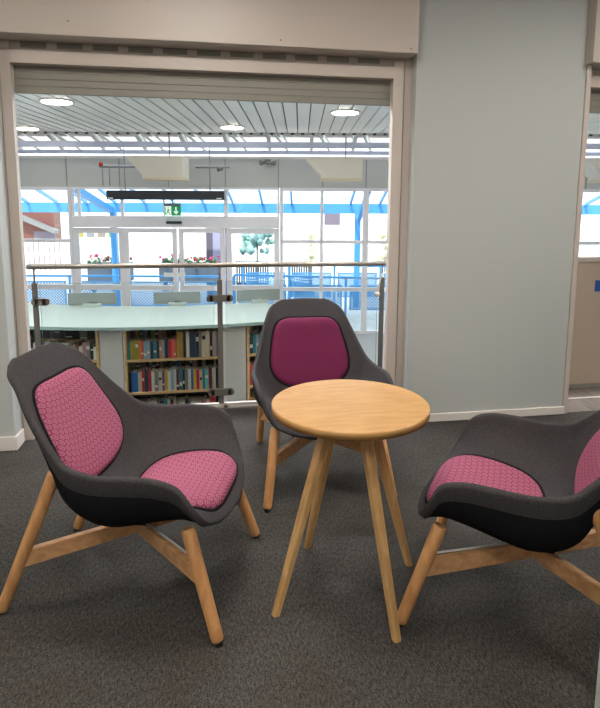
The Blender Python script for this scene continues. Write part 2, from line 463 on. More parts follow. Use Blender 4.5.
def Nn(u, v):
    e = 1e-3; v = max(-.92, min(.92, v)); u = max(.085, min(.965, u))
    a = S(min(1, u+e), v)-S(max(0, u-e), v); c = S(u, min(1, v+e))-S(u, max(-1, v-e))
    n = c.cross(a); n.normalize()
    return n
def shell_mesh():
    NU, NV = 60, 40; T = .026
    us = [i/NU for i in range(NU+1)]; vs_ = [-1+2*j/NV for j in range(NV+1)]
    mb = MB()
    inn = [[S(u, v) for v in vs_] for u in us]
    nor = [[Nn(u, v) for v in vs_] for u in us]
    out = [[inn[i][j]-nor[i][j]*T for j in range(NV+1)] for i in range(NU+1)]
    V = []; idx = {}
    def put(k, p): idx[k] = len(V); V.append(p)
    for i in range(NU+1):
        for j in range(NV+1): put(('i', i, j), inn[i][j]); put(('o', i, j), out[i][j])
    F = []
    for i in range(NU):
        for j in range(NV):
            F.append((idx['i',i,j], idx['i',i+1,j], idx['i',i+1,j+1], idx['i',i,j+1]))
            F.append((idx['o',i,j], idx['o',i,j+1], idx['o',i+1,j+1], idx['o',i+1,j]))
    loop = [(0, j) for j in range(NV)]+[(i, NV) for i in range(NU)]+[(NU, j) for j in range(NV, 0, -1)]+[(i, 0) for i in range(NU, 0, -1)]
    # rounded rim: 3 arcs points between inner & outer edge
    n = len(loop); rim = []
    for q, (i, j) in enumerate(loop):
        pi, pj = min(max(i, 3), NU-3), min(max(j, 6), NV-6)
        outw = (inn[i][j]-inn[pi][pj]); outw = outw-nor[i][j]*outw.dot(nor[i][j]); outw.normalize()
        ring = []
        for a in (30, 60, 90, 120, 150):
            ra = math.radians(a); p = (inn[i][j]+out[i][j])/2+nor[i][j]*(T/2)*math.cos(ra)+outw*(T/2)*math.sin(ra)
            V.append(p); ring.append(len(V)-1)
        rim.append([idx['i',i,j]]+ring+[idx['o',i,j]])
    for q in range(n):
        a, c = rim[q], rim[(q+1) % n]
        for k in range(6): F.append((a[k], c[k], c[k+1], a[k+1]))
    mb.add(V, F, 0, True)
    return mb
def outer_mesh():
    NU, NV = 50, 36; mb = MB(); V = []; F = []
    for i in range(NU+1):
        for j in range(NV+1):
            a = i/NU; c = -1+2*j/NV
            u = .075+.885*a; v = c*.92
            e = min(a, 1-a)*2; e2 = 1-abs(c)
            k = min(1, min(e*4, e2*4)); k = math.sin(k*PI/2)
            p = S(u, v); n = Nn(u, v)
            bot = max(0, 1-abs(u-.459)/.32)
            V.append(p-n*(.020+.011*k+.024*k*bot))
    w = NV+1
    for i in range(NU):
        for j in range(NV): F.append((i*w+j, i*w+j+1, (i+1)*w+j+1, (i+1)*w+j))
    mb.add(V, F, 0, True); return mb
def vfor(u, y):
    ry = keyat(u)[1][1]; q = min(1, abs(y)/ry); return math.copysign(1-(1-q)**(1/1.55), y)
def pad(u0, u1, w0, w1, H, pw=4.0, curve=0.0):
    """cushion patch between u0..u1, half width w0 (at u0) .. w1 (at u1)"""
    NR, NA = 12, 64
    def pt(r, a):
        ca, sa = math.cos(a), math.sin(a)
        k = (abs(ca)**pw+abs(sa)**pw)**(-1/pw)
        X, Y = r*k*ca, r*k*sa
        f = (X+1)/2; u = u0+(u1-u0)*f
        w = w0+(w1-w0)*f + curve*math.sin(PI*f)
        y = Y*w
        return u, vfor(u, y), y
    V = []; UV = []
    us = [u0+(u1-u0)*i/20 for i in range(21)]
    arc = [0]
    for i in range(20): arc.append(arc[-1]+(S(us[i+1], 0)-S(us[i], 0)).length)
    def wlen(u):
        f = max(0, min(19.999, (u-u0)/(u1-u0)*20)); i = int(f); return arc[i]+(arc[i+1]-arc[i])*(f-i)
    rs = [i/NR for i in range(1, NR+1)]
    rs = [1-(1-r)**1.6 for r in rs]
    u, v, y = pt(0, 0); V.append(S(u, v)+Nn(u, v)*H); UV.append((0, wlen(u)))
    for r in rs:
        for a in range(NA):
            u, v, y = pt(r, 2*PI*a/NA)
            h = H*(1-r**7)**.5 - .003*(r > .999)
            V.append(S(u, v)+Nn(u, v)*h); UV.append((y, wlen(u)))
    F = []
    for a in range(NA): F.append((0, 1+a, 1+(a+1) % NA))
    for i in range(NR-1):
        for a in range(NA):
            p = 1+i*NA; q = p+NA
            F.append((p+a, q+a, q+(a+1) % NA, p+(a+1) % NA))
    edge = []
    for a in range(NA):
        u, v, y = pt(1.015, 2*PI*a/NA); edge.append(S(u, v)+Nn(u, v)*.001)
    return V, F, UV, edge
def pad_obj(name, args, m, parent):
    V, F, UV, edge = pad(*args)
    mb = MB().add(V, F, 0, True); o = mb.build(name, m, parent)
    me = o.data; uvl = me.uv_layers.new(name='UVMap')
    for l in me.loops: uvl.data[l.index].uv = UV[l.vertex_index]
    MB().path(edge, .006, 8, closed=True).build('recess_line', M['recess_line'], o)  # black tube painting the shaded recess round the cushion
    return o
def leg(parent, foot, top, r0, r1):
    a, c = Vector(foot), Vector(top); d = (c-a).normalized(); a2 = a+d*.012; L = (c-a2).length
    prof = [(0, r0*.72), (.003, r0*.88), (.009, r0*.98), (.016, r0), (L*.5, (r0+r1)/2), (L-.012, r1), (L-.004, r1*.93), (L, r1*.8)]
    l = MB().prof(a2, c, prof, 24).build('leg', M['oak'], parent)
    MB().prof((foot[0], foot[1], 0), (foot[0], foot[1], .02), [(0, r0*.6), (.02, r0*.6)], 16).build('foot_glide', M['glide'], l)
    return l
def make_chair(name, loc, ang, label, cushion):
    r = empty(name, (loc[0], loc[1], 0), math.radians(ang))
    tag(r, label, 'chair', 'low lounge chairs round the table')
    shell_mesh().build('shell', M['felt'], r)
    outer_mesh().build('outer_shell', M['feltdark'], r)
    pad_obj('seat_cushion', (.108, .494, .192, .225, .030, 4.2, .02), cushion, r)
    pad_obj('back_cushion', (.653, .890, .242, .176, .030, 4.5, .008), cushion, r)
    for s in (-1, 1):
        leg(r, (.41, s*.32, 0), (.292, s*.262, .375), .0215, .0245)
        leg(r, (-.41, s*.27, 0), (-.168, s*.268, .552), .0205, .0235)
    # crossed beams under the seat
    for n, (a, c) in enumerate((((-.315, -.268), (.34, .284)), ((-.315, .268), (.34, -.284)))):
        m = MB()
        if n == 0: m.bar((a[0], a[1], .218), (c[0], c[1], .218), .026, .06)
        else: m.bar((a[0], a[1], .2179), (c[0], c[1], .2179), .0258, .0598)
        m.build('cross_beam', M['beam'], r, bevel=.004)
    for s in (-1, 1):
        MB().tube((.02, s*.03, .262), (.325, s*.265, .262), .004, 8).build('pale_strip', M['rod'], r)  # thin pale strip along the top of the cross beams
    MB().box(-.07, .07, -.06, .06, .245, .312).build('mounting_block', M['glide'], r, bevel=.006)
    return r
make_chair('lounge_chair', (-.281, 2.17), -16.4, 'charcoal felt lounge chair with pink hexagon-pattern cushions left of the table', M['pink'])
make_chair('lounge_chair', (.588, 2.98), -89.5, 'charcoal lounge chair, pink cushions darkened to look backlit, behind the table, facing the viewer', M['pinkshade'])
make_chair('lounge_chair', (1.168, 1.772), 145.5, 'charcoal lounge chair with pink cushions right of the table, cut off by the frame', M['pink'])

# ------------------------------------------------------------------ table
TC = (.515, 1.962)
t = empty('round_side_table', (TC[0], TC[1], 0)); tag(t, 'round light oak side table with four splayed legs between the three chairs', 'table')
R = .287
MB().prof((0,0,.715), (0,0,.743), [(0, R-.003), (.003, R), (.025, R), (.028, R-.003)], 96, smooth=False).build('tabletop', M['tabletop'], t)
tp = t.children[0] if t.children else None
MB().prof((0,0,.7155), (0,0,.7425), [(0, R+.0004), (.0245, R+.0006)], 96, smooth=True).build('edge_band', M['tableedge'], [o for o in bpy.data.objects if o.name == 'tabletop'][0])
for k in range(4):
    a = math.radians(19.5+90*k); d = Vector((math.cos(a), math.sin(a), 0)); sd = Vector((-d.y, d.x, 0))
    foot = d*.305; top = d*.085+Vector((0,0,.715))
    ax = (top-foot).normalized(); n2 = ax.cross(sd).normalized()
    V = []
    for p, w, ch in ((foot, .0145, .006), (foot+(top-foot)*.5, .0175, .007), (top, .020, .008)):
        sec = [(-w, -w+ch), (-w+ch, -w), (w-ch, -w), (w, -w+ch), (w, w-ch), (w-ch, w), (-w+ch, w), (-w, w-ch)]
        for (i, j) in sec:
            q = p+sd*i+n2*j
            if p is foot: q.z = 0.0      # sawn level with the floor
            if p is top: q.z = .715
            V.append(q)
    F = [tuple(range(8))[::-1], tuple(range(16, 24))]
    for s_ in (0, 8):
        for q in range(8): F.append((s_+q, s_+(q+1) % 8, s_+8+(q+1) % 8, s_+8+q))
    MB().add(V, F).build('leg', M['tleg'], t)
m = MB()
for k in range(2):
    a = math.radians(19.5+90*k); d = Vector((math.cos(a), math.sin(a), 0))
    m.bar(d*-.13+Vector((0,0,.7-.001*k)), d*.13+Vector((0,0,.7-.001*k)), .05, .03)
m.build('under_frame', M['beam'], t)

# ------------------------------------------------------------------ library: floor, ceiling, walls
def fbox(X0, X1, D0, D1, z0, z1, mi=0, mb=None): return (mb or MB()).box(X0, X1, D0, D1, z0, z1, mi)
p4 = [(-9, 4.08, 0), (12, 4.08, 0), W(12, 11.3), W(-10, 11.3)]
V = [(x, y, z) for z in (-1.1, -1.0) for x, y, _ in p4]
struct(MB().add(V, [(0, 3, 2, 1), (4, 5, 6, 7), (0, 1, 5, 4), (1, 2, 6, 5), (2, 3, 7, 6), (3, 0, 4, 7)]).build('floor_library', M['libfloor']))
m = MB()
ORD_ = ['first', 'second', 'third', 'fourth', 'fifth']
ZC = 2.69; X = -8.0; k = 0
while X < 9:
    Dn = (3.9+(X+.158)*math.sin(YAW))/math.cos(YAW)
    m.box(X, X+.158, Dn, 9.9, ZC, ZC+.012)
    m.box(X+.15, X+.158, Dn, 9.9, ZC-.006, ZC)
    X += .173
m.add([(-8, 3.9/math.cos(YAW)-8*math.tan(YAW), ZC+.06), (9, 3.9/math.cos(YAW)+9*math.tan(YAW), ZC+.06), (9, 9.9, ZC+.06), (-8, 9.9, ZC+.06)], [(0, 1, 2, 3)], 1)
struct(far(m, 'ceiling_library', [M['slat'], M['slatgap']]))
m = MB().box(-8, 9, 9.9, 9.95, ZC-.02, ZC+.15)
for i in range(98): m.box(-8+.173*i+.05, -8+.173*i+.1, 9.885, 9.9, ZC-.028, ZC+.0, 1)
struct(far(m, 'trim_10', [M['fascia'], M['slatgap']]))
struct(far(MB().box(-8.1, -8, 3.5, 11, -1, 3.3), 'wall_library_left', M['lwhite']))
struct(far(MB().box(9, 9.1, 3.5, 11, -1, 3.3), 'wall_library_right', M['lwhite']))
struct(MB().box(-9, -4.5, 3.9, 4.08, -1, 3.1).box(5.0, 12, 3.9, 4.08, -1, 3.1).build('wall_library_near', M['lwhite']))
# roof-light between slatted ceiling and fascia: sloped glazing on beams
sk = far(MB().box(-8, 9, 9.95, 9.98, 2.70, 3.02), 'window_6', M['fascia']); struct(sk)
def slope(D): return 2.92-(D-9.95)*.20
for n, D in enumerate((10.2, 10.5, 10.8, 11.08)):
    z = slope(D)-.16-.05*n
far(MB().bar((-8, 10.22, 2.525), (9, 10.22, 2.525), .06, .10), 'rooflight_beam', M['lav'], None).parent = None
for n, (D, z, h) in enumerate(((10.62, 2.435, .07),)):
    far(MB().bar((-8, D, z), (9, D, z), .05, h), 'rooflight_beam', M['lav'])
for o in [o for o in bpy.data.objects if o.name.startswith('rooflight_beam')]: struct(o); 
i = 11
for o in [o for o in bpy.data.objects if o.name.startswith('rooflight_beam')]: o.name = 'trim_%d' % i; i += 1
m = MB()
for n in range(22):
    X = -7.6+.78*n; m.bar((X, 9.98, 2.86), (X, 11.05, 2.52), .06, .05)
    m.bar((X, 10.0, 2.84), (X+.35, 11.05, 2.5), .03, .03)
struct(far(m, 'trim_13', M['fascia']))
struct(far(MB().add([(-8, 9.96, 2.92), (9, 9.96, 2.92), (9, 11.1, 2.56), (-8, 11.1, 2.56)], [(0, 1, 2, 3)]), 'window_7', M['wglass']))
# fascia above the glazing with joints
m = MB().box(-8, 9, 11.0, 11.12, 1.82, 2.35)
for X in (-6.0, -4.42, -3.42, -2.5, -1.42, -.42, .42, 1.24, 2.3, 3.4, 4.4, 5.4, 6.6): m.box(X-.008, X+.008, 10.992, 11.0, 1.83, 2.35, 1)
struct(far(m, 'trim_14', [M['fascia'], M['greyslot']]))
struct(far(MB().box(-8, 9, 10.98, 11.2, 2.35, 2.40), 'trim_15', M['white']))

# glazing and doors
def glazing(name, X0, X1, z0, z1, vb=(), hb=(), w=.05, D=11.0, dep=.07, pane=True):
    m = MB()
    m.box(X0, X1, D, D+dep, z1-w, z1); m.box(X0, X1, D, D+dep, z0, z0+w)
    m.box(X0, X0+w, D, D+dep, z0+w, z1-w); m.box(X1-w, X1, D, D+dep, z0+w, z1-w)
    for x, ww in vb: m.box(x-ww/2, x+ww/2, D, D+dep, z0+w, z1-w)
    for z, hh in hb: m.box(X0+w, X1-w, D+.002, D+dep-.002, z-hh/2, z+hh/2)
    o = struct(far(m, name, M['frame'], bevel=0))
    if pane: MB().box(X0+w*.5, X1-w*.5, D+dep*.5, D+dep*.5+.006, z0+w*.5, z1-w*.5).build('pane', M['wglass'], o)
    return o
glazing('window_1', -8.0, -4.37, -1.0, 1.82, ((-5.5, .05), (-6.6, .06)), ((.80, .06), (-.10, .09)), .06)
glazing('window_2', -4.36, -.40, 1.24, 1.82, ((-4.22, .05), (-3.4, .05), (-2.6, .03), (-1.42, .07)), (), .04)
struct(far(MB().box(-4.36, -.40, 10.95, 11.09, 1.06, 1.24), 'trim_16', M['frame']))
glazing('window_3', -4.36, -3.38, -1.0, 1.05, (), ((-.10, .10), (-.55, .04)), .10)
glazing('window_4', -1.42, -.40, -1.0, 1.05, (), ((-.10, .10),), .10)
for nm, X0, X1 in (('door_1', -3.37, -2.36), ('door_2', -2.32, -1.44)):
    o = glazing(nm, X0, X1, -1.0, 1.05, (), ((-.10, .10),), .085, 10.95, .045)
    xx = X1-.16 if nm == 'door_1' else X0+.03
    n = MB().box(xx-.10, xx+.08, 10.935, 10.945, .12, .2).build('door_notice', M['signwhite'], o)
glazing('window_5', -.39, 9.0, -1.0, 1.82, ((.41, .06), (1.25, .11), (2.1, .05), (3.1, .07), (4.1, .05), (5.05, .09), (6.0, .05), (7.2, .07)), ((.80, .065), (-.12, .07)), .06)

# sensor, air curtain, exit sign, hoppers, pipes
o = far(MB().box(-2.54, -2.25, 10.88, 10.95, 1.135, 1.185), 'door_sensor', M['black'], bevel=.01)
tag(o, 'small black motion sensor on the white beam above the sliding doors', 'sensor')
e = farthing('air_curtain', -2.45, 10.5, 1.58)
tag(e, 'long black air curtain heater hung above the entrance doors', 'heater')
MB().box(-1.07, 1.07, 0, .22, 0, .165).build('casing', M['black'], e, bevel=.012)
for x in (-1.04, .93): MB().box(x, x+.09, -.004, 0, .015, .035).build('marking', M['signwhite'], e)
for x in (-.75, .8): MB().tube((x, .1, .165), (x, .1, 1.02), .01).build('hanging_rod', M['pipe'], e)
e = farthing('exit_sign', -2.385, 10.78, 1.29)
tag(e, 'green and white running man exit sign hanging over the entrance', 'sign')
MB().box(-.155, .155, -.02, .02, .18, .225).build('housing', M['grey'], e)
m = MB().box(-.155, .155, -.006, .006, 0, .18)
sp = m.build('sign_plate', M['green'], e)
MB().box(-.155, -.025, -.008, -.006, .004, .176).build('white_field', M['exitwhite'], sp)
mm = MB()   # doorway and running figure (green), down arrow (white)
def flat(pts, mi, y=-.0095): globals()['mm'].add([(x, y, z) for x, z in pts], [tuple(range(len(pts)))], mi)
flat([(-.15, .02), (-.128, .02), (-.128, .16), (-.15, .16)], 0)
flat([(-.085, .135), (-.07, .135), (-.07, .155), (-.085, .155)], 0)
flat([(-.10, .075), (-.075, .07), (-.065, .12), (-.09, .13)], 0)
flat([(-.075, .075), (-.05, .05), (-.035, .02), (-.05, .015), (-.065, .045), (-.09, .065)], 0)
flat([(-.10, .08), (-.115, .05), (-.125, .02), (-.11, .02), (-.10, .045), (-.085, .07)], 0)
flat([(-.068, .115), (-.045, .10), (-.05, .09), (-.07, .105)], 0)
m2 = MB(); mm, keep = m2, mm
flat([(.055, .16), (.075, .16), (.075, .065), (.055, .065)], 1)
flat([(.065, .02), (.02, .075), (.036, .09), (.065, .052)], 1)
flat([(.065, .02), (.065, .052), (.094, .09), (.11, .075)], 1)
mm = keep
mm.build('running_figure', [M['green'], M['exitwhite']], sp); m2.build('arrow', [M['green'], M['exitwhite']], sp)
MB().tube((0, 0, .225), (0, 0, .5), .008).build('hanging_rod', M['pipe'], e)
def hopper(X, lab):
    e = farthing('ceiling_duct_box', X, 9.8, 1.92); tag(e, lab, 'vent', 'cream boxes below the roof light')
    prof = [(-.47, .37), (-.47, .33), (-.22, .06), (-.22, .0), (.47, 0), (.47, .37)]
    V = [(x, 0, z) for x, z in prof]+[(x, .5, z) for x, z in prof]; n = 6
    F = [tuple(range(n)), tuple(range(n, 2*n))[::-1]]+[(i, i+n, (i+1) % n+n, (i+1) % n) for i in range(n)]
    MB().add(V, F).build('casing', M['hopper'], e)
    MB().box(-.23, .478, -.012, .51, -.012, .025).build('lip', M['cream'], e)
    MB().tube((.2, .2, .37), (.2, .2, .78), .012).build('hanging_rod', M['pipe'], e)
hopper(-2.44, 'cream angular box hanging below the roof light above the air curtain')
hopper(.57, 'cream angular box hanging below the roof light, right of the exit sign')
hopper(5.3, 'cream angular box below the roof light seen through the right-hand opening')
e = farthing('pipework', -3.2, 10.3, 2.1); tag(e, 'grey service pipe with clamps in front of the grey fascia', 'pipe')
MB().tube((-.35, 0, .05), (.4, 0, .05), .022).build('pipe', M['pipe'], e)
for x in (-.3, -.18): MB().tube((x, 0, -.28), (x, 0, .05), .01).build('drop_cable', M['pipe'], e)
MB().ico((-.31, -.04, .09), .04, sub=2).build('red_lamp', M['red'], e)
e = farthing('pipework', -1.45, 10.3, 2.1); tag(e, 'short grey service pipe right of the cream box above the entrance', 'pipe')
MB().tube((-.4, 0, .05), (.2, 0, .05), .022).build('pipe', M['pipe'], e)
MB().prof((-.02, 0, .02), (.09, 0, .02), [(0, .05), (.1, .03)], 12).build('nozzle', M['grey'], e)
e = farthing('spotlight_pair', -.6, 10.7, 2.27); tag(e, 'pair of small dark spotlights fixed high on the grey fascia', 'light')
for s in (-1, 1):
    MB().prof((s*.04, 0, 0), (s*.16, -.05, -.02), [(0, .02), (.05, .035), (.11, .05)], 12).build('spotlight', M['grey'], e)
MB().box(-.05, .05, -.02, .3, -.01, .05).build('bracket', M['grey'], e)

# downlights in the slatted ceiling
for (X, D, lab) in ((-2.9, 7.04, 'round recessed downlight in the slatted ceiling, far left and nearest'),
                    (.58, 7.73, 'round recessed downlight in the slatted ceiling at the right'),
                    (-1.07, 9.19, 'round recessed downlight in the slatted ceiling above the exit sign'),
                    (-4.38, 9.42, 'round recessed downlight at the left end of the slatted ceiling')):
    e = farthing('downlight', X, D, ZC-.001); tag(e, lab, 'light', 'round downlights in the slatted ceiling')
    R_ = .17
    MB().prof((0,0,-.012), (0,0,0), [(0, R_+.01), (.004, R_+.03), (.008, R_+.03)], 32).build('trim_ring', M['white'], e)
    MB().prof((0,0,-.016), (0,0,-.011), [(0, R_), (.004, R_)], 32).build('diffuser', M['lamp'], e)

for n_, X in enumerate((-4.2, -2.1, 0, 2.1, 4.2)):  # fill panels out of view, added to brighten counter and books
    e = farthing('ceiling_light', X, (4.35+X*math.sin(YAW))/math.cos(YAW), ZC-.001)
    tag(e, 'unseen fill light added in the slatted ceiling over the counter, %s from the left' % ORD_[n_], 'light', 'fill lights added over the counter')
    MB().box(-.62, .62, -.17, .17, -.014, 0).build('frame', M['white'], e)
    MB().box(-.59, .59, -.14, .14, -.018, -.014).build('diffuser', M['libfill'], e)

# ------------------------------------------------------------------ curved counter with bookcases
AC = Vector((-.3, 8.32)); RF = 3.70; RB = 2.72
def arcp(R_, th, z=0): return Vector((AC.x+R_*math.sin(th), AC.y-R_*math.cos(th), z))
V = []; F = []; n = 60; t0, t1 = -.62, .325
for i in range(n+1):
    th = t0+(t1-t0)*i/n
    for (r_, z) in ((RF, .475), (RF, .50), (RB, .50), (RB, .475)): V.append(arcp(r_, th, z))
for i in range(n):
    a = i*4
    for k in range(4): F.append((a+k, a+4+k, a+4+(k+1) % 4, a+(k+1) % 4))
F += [(0, 1, 2, 3), (n*4+3, n*4+2, n*4+1, n*4)]
CT = empty('curved_counter', (-.3, 5.0, -1.0)); tag(CT, 'long curved counter with pale mint glass top behind the glass balustrade', 'counter')
V = [v-Vector((-.3, 5.0, -1.0)) for v in V]
o = MB().add(V, F).build('countertop', M['counter'], CT)
V = []; F = []
for i in range(n+1):
    th = t0+(t1-t0)*i/n
    for z in (.474, .494): V.append(arcp(RF+.0015, th, z))
for i in range(n): F.append((i*2, i*2+2, i*2+3, i*2+1))
V = [v-Vector((-.3, 5.0, -1.0)) for v in V]
MB().add(V, F).build('edge', M['counteredge'], o)
def ath(x): return math.asin((x-AC.x)/3.64)
RU = 3.64
segs = [('case', ath(-1.74), ath(-.865)), ('panel', ath(-.86), ath(-.668)), ('case', ath(-.662), ath(.118)),
        ('panel', ath(.123), ath(.332)), ('case', ath(.338), ath(.86)), ('panel', ath(-1.95), ath(-1.745))]
cases = []
cl = ['bookcase under the counter, behind the left chair\'s backrest, mostly hidden',
      'oak-edged bookcase full of books in the middle, left of the steel post',
      'oak-edged bookcase partly hidden by the chair behind the table']
SH = (.212, -.066, -.345)
for kind, a, c in segs:
    A_, C_ = arcp(RU, a), arcp(RU, c); mid = (A_+C_)/2; w = (C_-A_).length; rz = math.atan2(C_.y-A_.y, C_.x-A_.x)
    if kind == 'panel':
        MB().box(-w/2+.006, w/2-.006, 0, .03, -1.0, .474).build('front_panel', M['unitpanel'], CT, (mid.x+.3, mid.y-5.0, 1.0), rz); continue
    e = empty('bookcase', (mid.x, mid.y, 0), rz); tag(e, cl[len(cases)], 'bookcase', 'bookcases under the curved counter')
    cases.append((e, w, mid, rz))
    for s in (-1, 1):
        x0 = s*w/2-(.022 if s > 0 else 0)
        MB().box(x0, x0+.022, 0, .33, -1.0, .474).build('side_panel', M['bookwood'], e)
    MB().box(-w/2+.022, w/2-.022, .31, .325, -.98, .474).build('back_panel', M['unitback'], e)
    MB().box(-w/2+.022, w/2-.022, 0, .31, .458, .474).build('top_panel', M['bookwood'], e)
    MB().box(-w/2+.022, w/2-.022, .02, .31, -1.0, -.9).build('plinth', M['unitpanel'], e)
    for z in SH+(-.62,):
        MB().box(-w/2+.022, w/2-.022, .004, .31, z-.02, z).build('shelf', M['bookwood'], e)
    for z in SH[:3]:
        MB().box(-w/2+.022, w/2-.022, .17, .31, z+.0, z+.125).build('riser', M['bookwood'], e)

BC = dict(teal=(30,130,140), olive=(160,150,60), orange=(225,140,60), coral=(215,100,85), skyblue=(140,170,190), navy=(40,58,80),
          red=(190,45,55), mustard=(175,140,70), gold=(165,130,60), black=(36,36,40), white=(215,213,205), taupe=(140,125,110),
          cream=(205,195,170), pink=(190,140,140), grey=(130,132,130), blue=(40,110,180), purple=(105,90,145), yellow=(220,175,50),
          maroon=(110,40,60), aqua=(110,185,180), green=(110,160,70), brown=(110,80,60))
bm_cache = {}
def bmat(c):
    if c not in bm_cache: bm_cache[c] = mat('book_'+c, BC[c], .6)
    return bm_cache[c]
pagem = mat('book_pages', (205, 196, 175), .9); blockm = mat('spine_band', (225, 220, 205), .7)
ORD = ['first','second','third','fourth','fifth','sixth','seventh','eighth','ninth','tenth','eleventh','twelfth','thirteenth','fourteenth',
       'fifteenth','sixteenth','seventeenth','eighteenth','nineteenth','twentieth']+['twenty-'+s for s in ('first','second','third','fourth','fifth','sixth','seventh','eighth','ninth')]+['thirtieth']+['thirty-'+s for s in ('first','second','third','fourth','fifth','sixth','seventh','eighth','ninth')]+['fortieth']
CN = ['left bookcase', 'middle bookcase', 'right bookcase']
def row(ci, shelf_z, x0, x1, names, hmin, hmax, y0, dep, where, big=None, tilt=0, start=0):
    e, w, mid, rz = cases[ci]
    ws = [random.uniform(.75, 1.25)*(1.7 if (big and i in big) else 1) for i in range(len(names))]
    tot = sum(ws); x = x0
    mtx = Matrix.Translation((mid.x, mid.y, 0)) @ Matrix.Rotation(rz, 4, 'Z')
    for i, nmc in enumerate(names):
        bw = (x1-x0)*ws[i]/tot; h = random.uniform(hmin, hmax); d = dep*random.uniform(.9, 1)
        g = bw*.04+.0004; b0, b1 = g-bw/2, bw/2-g
        m = MB()
        m.box(b0, b1, 0, .0035, 0, h, 0); m.box(b0, b0+.0025, .0035, d, 0, h, 0); m.box(b1-.0025, b1, .0035, d, 0, h, 0)
        m.box(b0+.0025, b1-.0025, .0035, d-.004, .003, h-.004, 1)
        if random.random() < .35:
            z_ = random.uniform(.15, .7)*h
            m.box(b0+.002, b1-.002, -.0006, 0, z_, z_+h*random.uniform(.08, .2), 2)
        p = mtx @ Vector((x+bw/2, y0+random.uniform(0, .008), shelf_z+.0005))
        band = blockm if nmc not in ('white', 'cream') else bmat('navy')
        o = m.build('book', [bmat(nmc), pagem, band], None, p, rz)
        tag(o, '%s book, %s from left, %s, %s' % (nmc, ORD[i+start], where, CN[ci]), 'book', 'books, %s, %s' % (where, CN[ci]))
        x += bw
H = 0.0
e, w, mid, rz = cases[1]; L0, L1 = -w/2+.026, w/2-.026
A = 'teal olive olive olive orange coral skyblue skyblue navy teal navy orange skyblue navy red coral coral'.split()
row(1, SH[0], L0, L0+.385, A, .148, .16, .012, .12, 'short front row, top shelf')
T = 'mustard gold black white navy navy taupe cream cream black pink grey'.split()
row(1, SH[0], L0+.39, L1, T, .205, .225, .01, .15, 'tall group, top shelf', big=(4, 7, 8))
row(1, SH[0]+.125, L0, L0+.33, 'purple olive teal grey navy green navy pink taupe black'.split(), .075, .088, .18, .11, 'rear row, top shelf')
Bn = 'black blue cream red navy red white grey cream purple yellow white skyblue white maroon teal black grey white blue yellow red cream teal aqua maroon cream navy'.split()
row(1, SH[1], L0, L1, Bn, .165, .185, .012, .12, 'front row, second shelf', big=(1,))
row(1, SH[1]+.125, L0, L1-.1, 'grey brown taupe brown skyblue brown maroon taupe brown navy grey teal maroon brown navy pink black cream'.split(), .07, .1, .18, .11, 'rear row, second shelf')
Cn = 'black cream white black grey red white cream white black black teal cream black cream grey cream white black navy white cream cream skyblue red grey white red red black'.split()
row(1, SH[2], L0, L1, Cn, .17, .215, .012, .12, 'front row, third shelf')
e, w, mid, rz = cases[2]; L0, L1 = -w/2+.026, w/2-.026
row(2, SH[0], L0, L0+.30, 'navy teal skyblue navy teal black blue teal navy'.split(), .15, .165, .012, .12, 'front row, top shelf')
row(2, SH[0]+.125, L0, L0+.30, 'coral cream grey navy brown pink'.split(), .07, .085, .18, .11, 'rear row, top shelf')
row(2, SH[1], L0, L0+.30, 'red purple skyblue white navy red cream black'.split(), .17, .19, .012, .12, 'front row, second shelf')
e, w, mid, rz = cases[0]; L0, L1 = -w/2+.026, w/2-.026
Ln = 'grey black coral black white grey navy white black cream white cream green green black white white cream taupe brown white pink grey black white'.split()
row(0, SH[0], L0+.1, L1, Ln, .10, .15, .012, .12, 'front row, top shelf')
row(0, SH[0]+.125, L0+.2, L1, 'black navy black grey black navy black black grey black navy black'.split(), .07, .1, .18, .11, 'rear row, top shelf')
row(0, SH[1], L0+.3, L1, 'navy white red black cream blue grey white brown black cream teal'.split(), .16, .19, .012, .12, 'front row, second shelf')
row(0, SH[2], L0+.3, L1, 'black white grey cream navy white red black cream white'.split(), .16, .2, .012, .12, 'front row, third shelf')

# low grey screens on the counter
for (x, y, rz, lab) in ((-1.08, 5.70, .0, 'low grey screen on a pale foot at the left end of the counter'),
                   (-.275, 5.66, 0, 'low grey screen on a pale foot in the middle of the counter'),
                   (.53, 5.72, .16, 'low grey screen on a pale foot right of the steel post, touching the chair outline')):
    e = empty('counter_screen', (x, y, .5), rz); tag(e, lab, 'screen', 'low grey screens on the counter')
    MB().box(-.225, .225, 0, .02, .012, .128).build('screen_panel', M['screen'], e, bevel=.003)
    MB().box(-.085, .085, -.07, .0, 0, .028).build('foot', M['foot'], e, bevel=.004)
    MB().box(-.03, .03, .0, .05, 0, .04).build('rear_foot', M['foot'], e)

# ------------------------------------------------------------------ outdoors
struct(far(MB().box(-40, 40, 11.3, 60, -1.1, -1.0), 'floor_outdoors', M['paving']))
struct(far(MB().box(-8, 9, 11.3, 11.31, 2.4, 2.41), 'trim_17', M['white']))
e = farthing('entrance_canopy', 0, 14, 0); tag(e, 'blue steel canopy with glass roof outside the entrance', 'canopy')
MB().box(-8.5, 8.5, 0, .16, 1.31, 1.55).build('beam', M['blue'], e)
for X in [-6.6+.71*i for i in range(20)]:
    big = abs(X+5.2) < .3
    MB().bar((X, 0, 1.55), (X, -2.7, 2.28), .05, .07).build('rafter', M['bluelight'], e)
MB().bar((-4.6, 0, 1.36), (-5.05, -2.6, 2.2), .16, .12).build('brace', M['blue'], e)
MB().bar((1.42, -.05, 1.2), (1.62, -1.6, 2.3), .1, .1).build('brace', M['blue'], e)
MB().add([(-8.5, .1, 1.60), (8.5, .1, 1.60), (8.5, -2.68, 2.34), (-8.5, -2.68, 2.34)], [(0, 1, 2, 3)]).build('glass_roof', M['wglass'], e)
